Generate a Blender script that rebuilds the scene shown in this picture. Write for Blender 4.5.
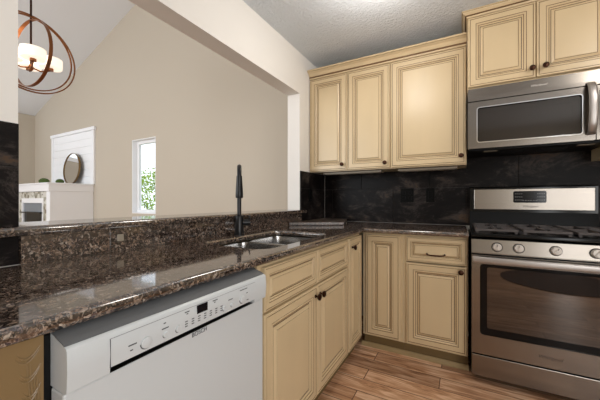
import bpy, bmesh, math, random
from mathutils import Vector, Matrix
random.seed(7)
PI = math.pi
S = bpy.context.scene
C = S.collection
for o in list(bpy.data.objects): bpy.data.objects.remove(o)

# ------------------------------------------------------------------ camera, world, lights, exposure
CAMX, CAMY, CAMZ = 1.2755, -2.8215, 1.135
cd = bpy.data.cameras.new('camera'); cam = bpy.data.objects.new('camera', cd); C.objects.link(cam)
cd.sensor_width = 36; cd.lens = 293.0/600*36; cd.clip_start = 0.02; cd.shift_y = 0.0005
cam.location = (CAMX, CAMY, CAMZ); cam.rotation_euler = (PI/2, 0, math.radians(29.04))
S.camera = cam
S.view_settings.view_transform = 'Standard'; S.view_settings.look = 'None'
S.view_settings.gamma = 1; S.view_settings.use_curve_mapping = False
S.view_settings.exposure = 0.16

w = bpy.data.worlds.new('world'); S.world = w; w.use_nodes = True
bg = w.node_tree.nodes['Background']; bg.inputs[0].default_value = (0.86, 0.93, 1.0, 1); bg.inputs[1].default_value = 1.6

def area(name, loc, rot, sx, sy, power, col=(1, 1, 1)):
    l = bpy.data.lights.new(name, 'AREA'); l.shape = 'RECTANGLE'; l.size = sx; l.size_y = sy
    l.energy = power; l.color = col
    o = bpy.data.objects.new(name, l); C.objects.link(o); o.location = loc; o.rotation_euler = rot
    return o
# added fill lights at invented, unseen openings: kitchen rear, kitchen side, living rear
area('added_rear_streak_light', (2.72, -4.6, 1.15), (PI/2, 0, 0), 0.28, 1.9, 9, (1.0, 0.985, 0.96))
area('added_side_fill', (3.10, -3.6, 1.35), (PI/2, 0, PI/2), 1.4, 1.5, 34, (1.0, 0.985, 0.96))
area('added_living_fill', (-3.6, -6.1, 1.9), (PI/2, 0, 0), 4.6, 2.4, 140, (0.95, 0.98, 1.0))

# ------------------------------------------------------------------ materials
def newmat(name):
    m = bpy.data.materials.new(name); m.use_nodes = True
    return m, m.node_tree.nodes, m.node_tree.links, m.node_tree.nodes['Principled BSDF']
def srgb(r, g, b):
    f = lambda c: (c/255/12.92) if c/255 <= 0.04045 else ((c/255+0.055)/1.055)**2.4
    return (f(r), f(g), f(b), 1)
def plain(name, col, rough=0.5, metal=0.0, spec=0.5, coat=0.0, emit=None, es=0.0, ior=None, bump=0.0, bscale=200):
    m, N, L, p = newmat(name)
    p.inputs['Base Color'].default_value = col; p.inputs['Roughness'].default_value = rough
    p.inputs['Metallic'].default_value = metal; p.inputs['Specular IOR Level'].default_value = spec
    p.inputs['Coat Weight'].default_value = coat; p.inputs['Coat Roughness'].default_value = 0.08
    if ior: p.inputs['IOR'].default_value = ior
    if emit: p.inputs['Emission Color'].default_value = emit; p.inputs['Emission Strength'].default_value = es
    tc = N.new('ShaderNodeTexCoord'); nz = N.new('ShaderNodeTexNoise'); nz.inputs['Scale'].default_value = bscale
    L.new(tc.outputs['Object'], nz.inputs['Vector'])
    if bump:
        b = N.new('ShaderNodeBump'); b.inputs['Strength'].default_value = bump; b.inputs['Distance'].default_value = 0.003
        L.new(nz.outputs['Fac'], b.inputs['Height']); L.new(b.outputs['Normal'], p.inputs['Normal'])
    return m
def ramp(N, stops, interp='LINEAR'):
    r = N.new('ShaderNodeValToRGB'); cr = r.color_ramp; cr.interpolation = interp
    while len(cr.elements) < len(stops): cr.elements.new(0.5)
    for e, (p, c) in zip(cr.elements, stops): e.position = p; e.color = c
    return r

M = {}
M['wall_kitchen'] = plain('wall_paint_kitchen', srgb(230, 226, 220), 0.7, bump=0.08)
M['wall_living'] = plain('wall_paint_living', srgb(194, 184, 168), 0.75, bump=0.08)
M['ceiling_living'] = plain('ceiling_paint', srgb(232, 236, 240), 0.85, bump=0.1)
M['white'] = plain('white_trim_paint', srgb(245, 246, 248), 0.4)
M['grout'] = plain('dark_grout', srgb(58, 54, 52), 0.8)
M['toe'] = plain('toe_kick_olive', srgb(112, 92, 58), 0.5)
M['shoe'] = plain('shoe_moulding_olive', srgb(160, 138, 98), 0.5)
M['black'] = plain('black_gloss', (0.004, 0.004, 0.004, 1), 0.12, spec=0.22)
M['blackmat'] = plain('black_matte', (0.005, 0.005, 0.005, 1), 0.4, spec=0.2)
M['faucet'] = plain('matte_black_metal', (0.006, 0.006, 0.007, 1), 0.3, spec=0.35)
M['iron'] = plain('cast_iron', (0.055, 0.045, 0.043, 1), 0.45, bump=0.3, bscale=400)
M['bronze'] = plain('oil_rubbed_bronze', srgb(62, 38, 26), 0.32, 0.85)
M['chrome'] = plain('polished_steel', (0.75, 0.75, 0.75, 1), 0.12, 1)
M['dw'] = plain('dishwasher_enamel', srgb(194, 198, 200), 0.32, coat=0.2)
M['dwgrey'] = plain('dishwasher_print', srgb(70, 72, 76), 0.5)
M['display'] = plain('display_glass', (0.006, 0.006, 0.008, 1), 0.1, spec=0.22)
M['knobgrey'] = plain('knob_metal', srgb(190, 182, 174), 0.35, 0.25)
M['print'] = plain('grey_print', srgb(170, 170, 172), 0.5)
M['logo'] = plain('logo_dark', srgb(70, 60, 55), 0.4)
M['logolight'] = plain('logo_light', srgb(205, 200, 195), 0.35, 0.6)
M['copper'] = plain('copper_bronze', srgb(138, 90, 58), 0.3, 0.9)
M['greywhite'] = plain('light_plastic', srgb(150, 140, 124), 0.4)
M['shade'] = plain('glass_shade', srgb(255, 246, 235), 0.3, emit=(1.0, 0.86, 0.70, 1), es=0.75)
M['dome'] = plain('lamp_dome', (0.9, 0.9, 0.88, 1), 0.3, emit=(1.0, 0.94, 0.86, 1), es=8.0)
M['outlet'] = plain('black_plastic', (0.004, 0.004, 0.004, 1), 0.3, spec=0.1)
M['leaf'] = plain('leaf_green', srgb(160, 190, 80), 0.6)
M['moss'] = plain('moss_green', srgb(70, 88, 38), 0.9)
M['bark'] = plain('bark', srgb(96, 82, 68), 0.9)
M['grass'] = plain('grass', srgb(110, 140, 70), 0.9)
M['mirror'] = plain('mirror_glass', (0.85, 0.87, 0.88, 1), 0.02, 1)
M['gold'] = plain('brass_frame', srgb(120, 95, 60), 0.35, 0.8)
M['glassreflect'] = plain('grey_glass_reflection', srgb(150, 160, 172), 0.25, 0.5)  # blue-grey stands in for the reflection in the fireplace glass
M['rug'] = plain('dark_rug', (0.012, 0.009, 0.008, 1), 0.9)

def cabinet_paint(name, col):
    m, N, L, p = newmat(name)
    tc = N.new('ShaderNodeTexCoord'); nz = N.new('ShaderNodeTexNoise'); nz.inputs['Scale'].default_value = 6; nz.inputs['Detail'].default_value = 6
    mp = N.new('ShaderNodeMapping'); mp.inputs['Scale'].default_value = (1, 1, 0.3)
    L.new(tc.outputs['Object'], mp.inputs['Vector']); L.new(mp.outputs['Vector'], nz.inputs['Vector'])
    a = tuple(c*0.93 for c in col[:3])+(1,); r = ramp(N, [(0.3, a), (0.7, col)])
    L.new(nz.outputs['Fac'], r.inputs['Fac']); L.new(r.outputs['Color'], p.inputs['Base Color'])
    p.inputs['Roughness'].default_value = 0.33
    return m
M['cab'] = cabinet_paint('cream_cabinet_paint', srgb(207, 185, 148))
M['cabpanel'] = M['cab']
M['glaze'] = plain('brown_glaze', srgb(108, 80, 52), 0.4)
M['glaze2'] = plain('dark_brown_glaze', srgb(66, 44, 28), 0.4)
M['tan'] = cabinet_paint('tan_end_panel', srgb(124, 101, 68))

def granite():
    m, N, L, p = newmat('brown_granite')
    tc = N.new('ShaderNodeTexCoord')
    v1 = N.new('ShaderNodeTexVoronoi'); v1.inputs['Scale'].default_value = 135
    v2 = N.new('ShaderNodeTexVoronoi'); v2.inputs['Scale'].default_value = 300
    nz = N.new('ShaderNodeTexNoise'); nz.inputs['Scale'].default_value = 9; nz.inputs['Detail'].default_value = 5
    mixv = N.new('ShaderNodeMix'); mixv.data_type = 'VECTOR'; mixv.inputs[0].default_value = 0.03
    nv = N.new('ShaderNodeTexNoise'); nv.inputs['Scale'].default_value = 60
    L.new(tc.outputs['Object'], nv.inputs['Vector'])
    L.new(tc.outputs['Object'], mixv.inputs[4]); L.new(nv.outputs['Color'], mixv.inputs[5])
    for t in (v1, v2): L.new(mixv.outputs[1], t.inputs['Vector'])
    L.new(tc.outputs['Object'], nz.inputs['Vector'])
    s1 = N.new('ShaderNodeSeparateColor'); L.new(v1.outputs['Color'], s1.inputs[0])
    s2 = N.new('ShaderNodeSeparateColor'); L.new(v2.outputs['Color'], s2.inputs[0])
    r1 = ramp(N, [(0.0, srgb(12, 10, 10)), (0.34, srgb(34, 27, 25)), (0.48, srgb(78, 62, 54)), (0.62, srgb(118, 98, 84)), (0.78, srgb(158, 138, 122)), (0.90, srgb(60, 58, 70)), (0.96, srgb(186, 174, 162))], 'CONSTANT')
    r2 = ramp(N, [(0.0, srgb(18, 15, 16)), (0.45, srgb(72, 58, 50)), (0.75, srgb(120, 102, 90)), (0.92, srgb(168, 156, 146))], 'CONSTANT')
    L.new(s1.outputs[0], r1.inputs['Fac']); L.new(s2.outputs[1], r2.inputs['Fac'])
    mx = N.new('ShaderNodeMix'); mx.data_type = 'RGBA'; mx.inputs[0].default_value = 0.45
    L.new(r1.outputs['Color'], mx.inputs[6]); L.new(r2.outputs['Color'], mx.inputs[7])
    mu = N.new('ShaderNodeMix'); mu.data_type = 'RGBA'; mu.blend_type = 'MULTIPLY'; mu.inputs[0].default_value = 0.5
    rn = ramp(N, [(0.3, (0.6, 0.6, 0.6, 1)), (0.7, (1.25, 1.2, 1.15, 1))]); L.new(nz.outputs['Fac'], rn.inputs['Fac'])
    L.new(mx.outputs[2], mu.inputs[6]); L.new(rn.outputs['Color'], mu.inputs[7])
    L.new(mu.outputs[2], p.inputs['Base Color'])
    p.inputs['Roughness'].default_value = 0.06; p.inputs['IOR'].default_value = 2.35
    return m
M['granite'] = granite()

def slate():
    m, N, L, p = newmat('dark_slate_tile')
    tc = N.new('ShaderNodeTexCoord'); mp = N.new('ShaderNodeMapping'); mp.inputs['Scale'].default_value = (1, 1, 1.8)
    L.new(tc.outputs['Object'], mp.inputs['Vector'])
    n1 = N.new('ShaderNodeTexNoise'); n1.inputs['Scale'].default_value = 3.2; n1.inputs['Detail'].default_value = 9; n1.inputs['Roughness'].default_value = 0.82; n1.inputs['Distortion'].default_value = 0.5
    n2 = N.new('ShaderNodeTexNoise'); n2.inputs['Scale'].default_value = 30; n2.inputs['Detail'].default_value = 4
    L.new(mp.outputs['Vector'], n1.inputs['Vector']); L.new(mp.outputs['Vector'], n2.inputs['Vector'])
    r = ramp(N, [(0.43, srgb(15, 12, 12)), (0.51, srgb(25, 21, 20)), (0.58, srgb(58, 52, 49)), (0.63, srgb(78, 61, 47)), (0.71, srgb(38, 31, 28))])
    L.new(n1.outputs['Fac'], r.inputs['Fac']); L.new(r.outputs['Color'], p.inputs['Base Color'])
    b = N.new('ShaderNodeBump'); b.inputs['Strength'].default_value = 0.25; b.inputs['Distance'].default_value = 0.004
    L.new(n2.outputs['Fac'], b.inputs['Height']); L.new(b.outputs['Normal'], p.inputs['Normal'])
    p.inputs['Roughness'].default_value = 0.4; p.inputs['Specular IOR Level'].default_value = 0.12
    return m
M['slate'] = slate()

def wood_floor():
    m, N, L, p = newmat('wood_plank_floor')
    tc = N.new('ShaderNodeTexCoord')
    br = N.new('ShaderNodeTexBrick'); br.offset = 0.37; br.inputs['Scale'].default_value = 1.0
    br.inputs['Brick Width'].default_value = 1.15; br.inputs['Row Height'].default_value = 0.125
    br.inputs['Mortar Size'].default_value = 0.0028; br.inputs['Mortar Smooth'].default_value = 0.2; br.inputs['Bias'].default_value = 0.0
    br.inputs['Color1'].default_value = (0, 0, 0, 1); br.inputs['Color2'].default_value = (1, 1, 1, 1); br.inputs['Mortar'].default_value = (0.5, 0.5, 0.5, 1)
    L.new(tc.outputs['Object'], br.inputs['Vector'])
    add = N.new('ShaderNodeVectorMath'); add.operation = 'MULTIPLY_ADD'; add.inputs[1].default_value = (7.3, 3.1, 0)
    L.new(br.outputs['Color'], add.inputs[0]); L.new(tc.outputs['Object'], add.inputs[2])
    mp = N.new('ShaderNodeMapping'); mp.inputs['Scale'].default_value = (1.4, 13, 1); L.new(add.outputs[0], mp.inputs['Vector'])
    n = N.new('ShaderNodeTexNoise'); n.inputs['Scale'].default_value = 2.2; n.inputs['Detail'].default_value = 9; n.inputs['Roughness'].default_value = 0.62; n.inputs['Distortion'].default_value = 1.2
    L.new(mp.outputs['Vector'], n.inputs['Vector'])
    r = ramp(N, [(0.32, srgb(128, 88, 62)), (0.47, srgb(190, 146, 112)), (0.58, srgb(216, 180, 150)), (0.72, srgb(232, 204, 178))])
    L.new(n.outputs['Fac'], r.inputs['Fac'])
    tone = ramp(N, [(0, (0.64, 0.60, 0.58, 1)), (1, (1.08, 1.06, 1.04, 1))]); L.new(br.outputs['Color'], tone.inputs['Fac'])
    mu = N.new('ShaderNodeMix'); mu.data_type = 'RGBA'; mu.blend_type = 'MULTIPLY'; mu.inputs[0].default_value = 1
    L.new(r.outputs['Color'], mu.inputs[6]); L.new(tone.outputs['Color'], mu.inputs[7])
    gm = N.new('ShaderNodeMix'); gm.data_type = 'RGBA'; L.new(br.outputs['Fac'], gm.inputs[0])
    L.new(mu.outputs[2], gm.inputs[6]); gm.inputs[7].default_value = srgb(82, 54, 36)
    L.new(gm.outputs[2], p.inputs['Base Color']); p.inputs['Roughness'].default_value = 0.38
    return m
M['floor'] = wood_floor()

def popcorn():
    m, N, L, p = newmat('textured_ceiling')
    p.inputs['Base Color'].default_value = srgb(214, 219, 224); p.inputs['Roughness'].default_value = 0.9
    tc = N.new('ShaderNodeTexCoord'); n = N.new('ShaderNodeTexNoise'); n.inputs['Scale'].default_value = 48; n.inputs['Detail'].default_value = 5; n.inputs['Roughness'].default_value = 0.6
    L.new(tc.outputs['Object'], n.inputs['Vector'])
    r = ramp(N, [(0.42, (0, 0, 0, 1)), (0.62, (1, 1, 1, 1))]); L.new(n.outputs['Fac'], r.inputs['Fac'])
    b = N.new('ShaderNodeBump'); b.inputs['Strength'].default_value = 0.5; b.inputs['Distance'].default_value = 0.008
    L.new(r.outputs['Color'], b.inputs['Height']); L.new(b.outputs['Normal'], p.inputs['Normal'])
    return m
M['ceiling'] = popcorn()

def stainless(name, col, rough=0.27, vertical=False):
    m, N, L, p = newmat(name)
    p.inputs['Metallic'].default_value = 1
    tc = N.new('ShaderNodeTexCoord'); mp = N.new('ShaderNodeMapping')
    mp.inputs['Scale'].default_value = (2, 2, 500) if not vertical else (500, 500, 2)
    n = N.new('ShaderNodeTexNoise'); n.inputs['Scale'].default_value = 1; n.inputs['Detail'].default_value = 3
    L.new(tc.outputs['Object'], mp.inputs['Vector']); L.new(mp.outputs['Vector'], n.inputs['Vector'])
    lo = tuple(c*0.9 for c in col[:3])+(1,); r = ramp(N, [(0.3, lo), (0.7, col)]); L.new(n.outputs['Fac'], r.inputs['Fac'])
    L.new(r.outputs['Color'], p.inputs['Base Color'])
    p.inputs['Roughness'].default_value = rough
    tg = N.new('ShaderNodeTangent'); tg.direction_type = 'RADIAL'; tg.axis = 'Z'
    L.new(tg.outputs['Tangent'], p.inputs['Tangent']); p.inputs['Anisotropic'].default_value = 0.35
    return m
M['steel'] = stainless('brushed_stainless', (0.27, 0.243, 0.215, 1), 0.22)
M['handle'] = plain('satin_handle', (0.42, 0.39, 0.37, 1), 0.36, 0.8)
M['sink'] = stainless('sink_stainless', (0.50, 0.49, 0.48, 1), 0.2)

def darkglass(name, base, rough, ior):
    m, N, L, p = newmat(name)
    p.inputs['Base Color'].default_value = base; p.inputs['Roughness'].default_value = rough; p.inputs['IOR'].default_value = ior
    p.inputs['Specular Tint'].default_value = (1.0, 0.92, 0.85, 1)
    return m
M['ovenglass'] = darkglass('oven_glass', (0.02, 0.013, 0.01, 1), 0.03, 1.9)
M['microglass'] = darkglass('microwave_glass', (0.016, 0.013, 0.011, 1), 0.09, 1.6)

def windowglass():
    m, N, L, p = newmat('window_glass')
    p.inputs['Transmission Weight'].default_value = 1; p.inputs['Roughness'].default_value = 0; p.inputs['IOR'].default_value = 1.05
    p.inputs['Base Color'].default_value = (1, 1, 1, 1)
    return m
M['glass'] = windowglass()

def mosaic():
    m, N, L, p = newmat('stone_mosaic')
    tc = N.new('ShaderNodeTexCoord'); v = N.new('ShaderNodeTexVoronoi'); v.inputs['Scale'].default_value = 16
    L.new(tc.outputs['Object'], v.inputs['Vector']); s = N.new('ShaderNodeSeparateColor'); L.new(v.outputs['Color'], s.inputs[0])
    r = ramp(N, [(0, srgb(200, 196, 184)), (0.35, srgb(168, 164, 150)), (0.6, srgb(214, 212, 204)), (0.85, srgb(120, 112, 92))], 'CONSTANT')
    L.new(s.outputs[0], r.inputs['Fac']); L.new(r.outputs['Color'], p.inputs['Base Color']); p.inputs['Roughness'].default_value = 0.5
    return m
M['mosaic'] = mosaic()

# ------------------------------------------------------------------ geometry helpers
class B:
    """collects shapes into one mesh with several material slots"""
    def __init__(s, *mats): s.bm = bmesh.new(); s.mats = list(mats)
    def mi(s, faces, i):
        for f in faces: f.material_index = i
    def box(s, x0, x1, y0, y1, z0, z1, bev=0.0, mi=0, seg=2):
        r = bmesh.ops.create_cube(s.bm, size=1); vs = r['verts']
        for v in vs: v.co = Vector(((x0+x1)/2+v.co.x*(x1-x0), (y0+y1)/2+v.co.y*(y1-y0), (z0+z1)/2+v.co.z*(z1-z0)))
        fs = {f for v in vs for f in v.link_faces}; s.mi(fs, mi)
        if bev:
            es = list({e for v in vs for e in v.link_edges})
            rr = bmesh.ops.bevel(s.bm, geom=es, offset=bev, segments=seg, affect='EDGES', profile=0.5)
            s.mi(rr['faces'], mi)
        return s
    def tube(s, pts, r, seg=10, mi=0, closed=False, cap=True, flat=None):
        """sweep a circle (or a flat band flat=(w,t,normal_fn)) along pts"""
        pts = [Vector(p) for p in pts]; n = len(pts); rings = []
        up0 = None
        for i, p in enumerate(pts):
            if closed: t = (pts[(i+1) % n]-pts[i-1]).normalized()
            else: t = (pts[min(i+1, n-1)]-pts[max(i-1, 0)]).normalized()
            if up0 is None:
                up0 = t.orthogonal().normalized()
            up = (up0-t*up0.dot(t)).normalized(); up0 = up; sd = t.cross(up)
            rad = r[i] if isinstance(r, (list, tuple)) else r
            rings.append([s.bm.verts.new(p+(up*math.cos(2*PI*k/seg)+sd*math.sin(2*PI*k/seg))*rad) for k in range(seg)])
        fs = []
        for i in range(n if closed else n-1):
            a, b = rings[i], rings[(i+1) % n]
            for k in range(seg):
                fs.append(s.bm.faces.new((a[k], a[(k+1) % seg], b[(k+1) % seg], b[k])))
        if cap and not closed:
            fs.append(s.bm.faces.new(rings[0][::-1])); fs.append(s.bm.faces.new(rings[-1]))
        s.mi(fs, mi); return s
    def lathe(s, prof, c=(0, 0, 0), axis='Z', seg=24, mi=0):
        """prof: list of (r, h) along axis"""
        c = Vector(c)
        def P(r, h, a):
            x, y = r*math.cos(a), r*math.sin(a)
            if axis == 'Z': return c+Vector((x, y, h))
            if axis == '-Y': return c+Vector((x, -h, y))
            if axis == 'X': return c+Vector((h, x, y))
        rings = []
        for r, h in prof:
            if r < 1e-6: rings.append([s.bm.verts.new(P(0, h, 0))])
            else: rings.append([s.bm.verts.new(P(r, h, 2*PI*k/seg)) for k in range(seg)])
        fs = []
        for a, b in zip(rings, rings[1:]):
            for k in range(seg):
                k2 = (k+1) % seg
                if len(a) == 1 and len(b) == 1: continue
                if len(a) == 1: fs.append(s.bm.faces.new((a[0], b[k2], b[k])))
                elif len(b) == 1: fs.append(s.bm.faces.new((a[k], a[k2], b[0])))
                else: fs.append(s.bm.faces.new((a[k], a[k2], b[k2], b[k])))
        for rg in (rings[0], rings[-1]):
            if len(rg) > 1:
                try: fs.append(s.bm.faces.new(rg))
                except ValueError: pass
        s.mi(fs, mi); return s
    def prism(s, poly, axis, a, b, mi=0):
        """extrude 2-D polygon: axis 'X' poly=(y,z), 'Y' poly=(x,z), 'Z' poly=(x,y)"""
        def P(u, v, t): return {'X': (t, u, v), 'Y': (u, t, v), 'Z': (u, v, t)}[axis]
        A = [s.bm.verts.new(P(u, v, a)) for u, v in poly]; Bv = [s.bm.verts.new(P(u, v, b)) for u, v in poly]
        fs = [s.bm.faces.new(A[::-1]), s.bm.faces.new(Bv)]; n = len(poly)
        for i in range(n): fs.append(s.bm.faces.new((A[i], A[(i+1) % n], Bv[(i+1) % n], Bv[i])))
        s.mi(fs, mi); return s
    def rings(s, rects, mats, close_last=True):
        """nested rectangles (x0,x1,z0,z1,y) joined by quad strips; mats per strip, last for cap"""
        R = [[s.bm.verts.new(p) for p in ((x0, y, z0), (x1, y, z0), (x1, y, z1), (x0, y, z1))] for x0, x1, z0, z1, y in rects]
        for a, b, m in zip(R, R[1:], mats):
            fs = [s.bm.faces.new((a[k], a[(k+1) % 4], b[(k+1) % 4], b[k])) for k in range(4)]; s.mi(fs, m)
        s.mi([s.bm.faces.new(R[-1])], mats[-1]); s.mi([s.bm.faces.new(R[0][::-1])], mats[0])
        return s
    def done(s, name, parent=None, smooth=False, loc=None, recalc=True):
        if recalc: bmesh.ops.recalc_face_normals(s.bm, faces=s.bm.faces)
        me = bpy.data.meshes.new(name); s.bm.to_mesh(me); s.bm.free()
        for m in s.mats: me.materials.append(M[m])
        if smooth:
            for p in me.polygons: p.use_smooth = True
            me.set_sharp_from_angle(angle=math.radians(40))
        o = bpy.data.objects.new(name, me); C.objects.link(o)
        if parent: o.parent = parent
        if loc: o.location = loc
        return o

def tag(o, label=None, cat=None, group=None, kind=None):
    if label: o['label'] = label
    if cat: o['category'] = cat
    if group: o['group'] = group
    if kind: o['kind'] = kind
    return o
def thing(name, label, cat, loc=(0, 0, 0), rz=0, group=None):
    o = bpy.data.objects.new(name, None); C.objects.link(o); o.empty_display_size = 0.1
    o.location = loc; o.rotation_euler = (0, 0, rz)
    return tag(o, label, cat, group)
def struct(o): o['kind'] = 'structure'; return o
def copy_tree(o, parent=None):
    c = o.copy(); C.objects.link(c); c.parent = parent
    for ch in list(o.children): copy_tree(ch, c)
    return c
def text(txt, size, mat, name, parent, loc, rot, extrude=0.0004, shear=0.0, sx=1.0):
    cu = bpy.data.curves.new('lettering', 'FONT'); cu.body = txt; cu.size = size; cu.extrude = extrude; cu.shear = shear
    cu.align_x = 'CENTER'; cu.align_y = 'CENTER'
    t = bpy.data.objects.new('lettering', cu); C.objects.link(t)
    me = bpy.data.meshes.new_from_object(t.evaluated_get(bpy.context.evaluated_depsgraph_get()))
    bpy.data.objects.remove(t); me.materials.clear(); me.materials.append(M[mat])
    o = bpy.data.objects.new(name, me); C.objects.link(o); o.parent = parent
    o.location = loc; o.rotation_euler = rot; o.scale = (sx, 1, 1)
    return o
def rrect(x0, x1, y0, y1, r, n=5):
    pts = []
    for cx, cy, a0 in ((x1-r, y1-r, 0), (x0+r, y1-r, 90), (x0+r, y0+r, 180), (x1-r, y0+r, 270)):
        for k in range(n+1):
            a = math.radians(a0+90*k/n); pts.append((cx+r*math.cos(a), cy+r*math.sin(a)))
    return pts
def slab(name, outer, holes, z0, z1, bev, mat):
    """horizontal slab with rounded edges and cut-outs"""
    cu = bpy.data.curves.new(name, 'CURVE'); cu.dimensions = '2D'; cu.fill_mode = 'BOTH'
    for pts in [outer]+holes:
        sp = cu.splines.new('POLY'); sp.points.add(len(pts)-1); sp.use_cyclic_u = True
        for p, q in zip(sp.points, pts): p.co = (q[0], q[1], 0, 1)
    cu.extrude = (z1-z0)/2-bev; cu.bevel_depth = bev; cu.bevel_resolution = 3; cu.offset = -bev
    t = bpy.data.objects.new(name, cu); C.objects.link(t)
    me = bpy.data.meshes.new_from_object(t.evaluated_get(bpy.context.evaluated_depsgraph_get()))
    bpy.data.objects.remove(t); me.materials.clear(); me.materials.append(M[mat])
    for v in me.vertices: v.co.z += (z0+z1)/2
    for p in me.polygons: p.use_smooth = True
    me.set_sharp_from_angle(angle=math.radians(35))
    o = bpy.data.objects.new(name, me); C.objects.link(o)
    return o

# ------------------------------------------------------------------ the setting
ZC = 2.46                      # kitchen ceiling
SL = 0.3426                    # slope of the vaulted ceiling
lz = lambda x: 3.007+SL*(x+6.997)
struct(B('floor').box(-7.2, 3.3, -6.4, 0.15, -0.08, 0.0).done('floor'))
struct(B('ceiling').box(0.0, 3.15, -4.7, 0.0, ZC, ZC+0.08).done('ceiling'))
b = B('ceiling_living'); b.prism([(-7.1, lz(-7.1)), (-0.126, lz(-0.126)), (-0.126, lz(-0.126)+0.1), (-7.1, lz(-7.1)+0.1)], 'Y', -6.3, 0.0)
struct(b.done('ceiling_living'))
struct(B('wall_kitchen').box(0.0, 3.3, 0.0, 0.15, 0, ZC).done('wall_back'))
# living room gable wall with the narrow window opening
WX0, WX1, WZ0, WZ1 = -3.396, -2.795, 0.925, 2.105
b = B('wall_living')
def gable(x0, x1, z0=0, z1=None):
    if z1 is None: b.prism([(x0, z0), (x1, z0), (x1, lz(x1)), (x0, lz(x0))], 'Y', 0.0, 0.15)
    else: b.prism([(x0, z0), (x1, z0), (x1, z1), (x0, z1)], 'Y', 0.0, 0.15)
gable(-7.1, WX0); gable(WX1, 0.0); gable(WX0, WX1, 0, WZ0); gable(WX0, WX1, WZ1)
struct(b.done('wall_gable'))
b = B('wall_living'); b.box(-7.15, -6.997, -6.4, -1.9, 0, 3.0); b.box(-7.15, -6.997, -0.5, 0.0, 0, 3.0); b.box(-7.15, -6.997, -1.9, -0.5, 0, 2.28); b.box(-7.15, -6.997, -1.9, -0.5, 2.88, 3.0)
struct(b.done('wall_far_left'))
b = B('white'); b.box(-6.996, -6.975, -1.98, -0.44, 2.18, 2.28, 0.003); b.box(-6.996, -6.975, -1.98, -0.44, 2.88, 2.96, 0.003); b.box(-6.996, -6.975, -1.98, -1.9, 2.28, 2.88, 0.003); b.box(-6.996, -6.975, -0.5, -0.44, 2.28, 2.88, 0.003)
w2 = struct(b.done('window_2')); B('glass').box(-7.08, -7.076, -1.9, -0.5, 2.28, 2.88).done('pane', w2)
# kitchen's left wall with the pass-through opening (header, end piece, half wall, full wall)
YJ, YL, ZH, ZB = -0.53, -2.43, 2.093, 1.018
b = B('wall_kitchen', 'wall_living')
top = lz(-0.126)
b.box(-0.126, 0, YJ, 0.0, 0, top); b.box(-0.126, 0, -6.3, YL, 0, top)
b.box(-0.126, 0, YL, YJ, ZH, top); b.box(-0.126, 0, YL, YJ, 0, ZB)
o = b.done('wall_left'); struct(o)
b = B('wall_living'); b.box(3.15, 3.3, -2.85, 0.0, 0, ZC); b.box(3.15, 3.3, -4.7, -4.35, 0, ZC); b.box(3.15, 3.3, -4.35, -2.85, 0, 0.55); b.box(3.15, 3.3, -4.35, -2.85, 2.15, ZC)
struct(b.done('wall_right'))
b = B('wall_living'); b.box(0.0, 2.5, -4.8, -4.65, 0, ZC); b.box(2.9, 3.3, -4.8, -4.65, 0, ZC); b.box(2.5, 2.9, -4.8, -4.65, 2.2, ZC)
struct(b.done('wall_rear'))
b = B('wall_living'); b.box(-7.15, -5.9, -6.4, -6.25, 0, 5.4); b.box(-1.3, -0.126, -6.4, -6.25, 0, 5.4)
b.box(-5.9, -1.3, -6.4, -6.25, 0, 0.7); b.box(-5.9, -1.3, -6.4, -6.25, 3.1, 5.4)
struct(b.done('wall_living_rear'))
# narrow window in the gable wall
b = B('white')
fx0, fx1, fz0, fz1, fy = WX0+0.012, WX1-0.012, WZ0+0.012, WZ1-0.012, 0.075
b.box(WX0, fx0, 0.002, 0.14, WZ0, WZ1); b.box(fx1, WX1, 0.002, 0.14, WZ0, WZ1)
b.box(fx0, fx1, 0.002, 0.14, WZ0, fz0); b.box(fx0, fx1, 0.002, 0.14, fz1, WZ1)
FW = 0.05
b.box(fx0, fx0+FW, fy, fy+0.05, fz0, fz1, 0.004); b.box(fx1-FW, fx1, fy, fy+0.05, fz0, fz1, 0.004)
b.box(fx0+FW, fx1-FW, fy, fy+0.05, fz0, fz0+FW, 0.004); b.box(fx0+FW, fx1-FW, fy, fy+0.05, fz1-FW, fz1, 0.004)
wn = struct(b.done('window_1'))
B('glass').box(fx0+FW, fx1-FW, fy+0.02, fy+0.024, fz0+FW, fz1-FW).done('pane', wn)
struct(B('white').box(-6.95, -6.2, -0.02, 0, 0, 0.12).done('baseboard_living'))
# shoe moulding along the base cabinets
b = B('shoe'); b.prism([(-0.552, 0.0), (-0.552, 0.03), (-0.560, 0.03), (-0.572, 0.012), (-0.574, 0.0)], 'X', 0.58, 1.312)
struct(b.done('trim_1'))

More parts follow.
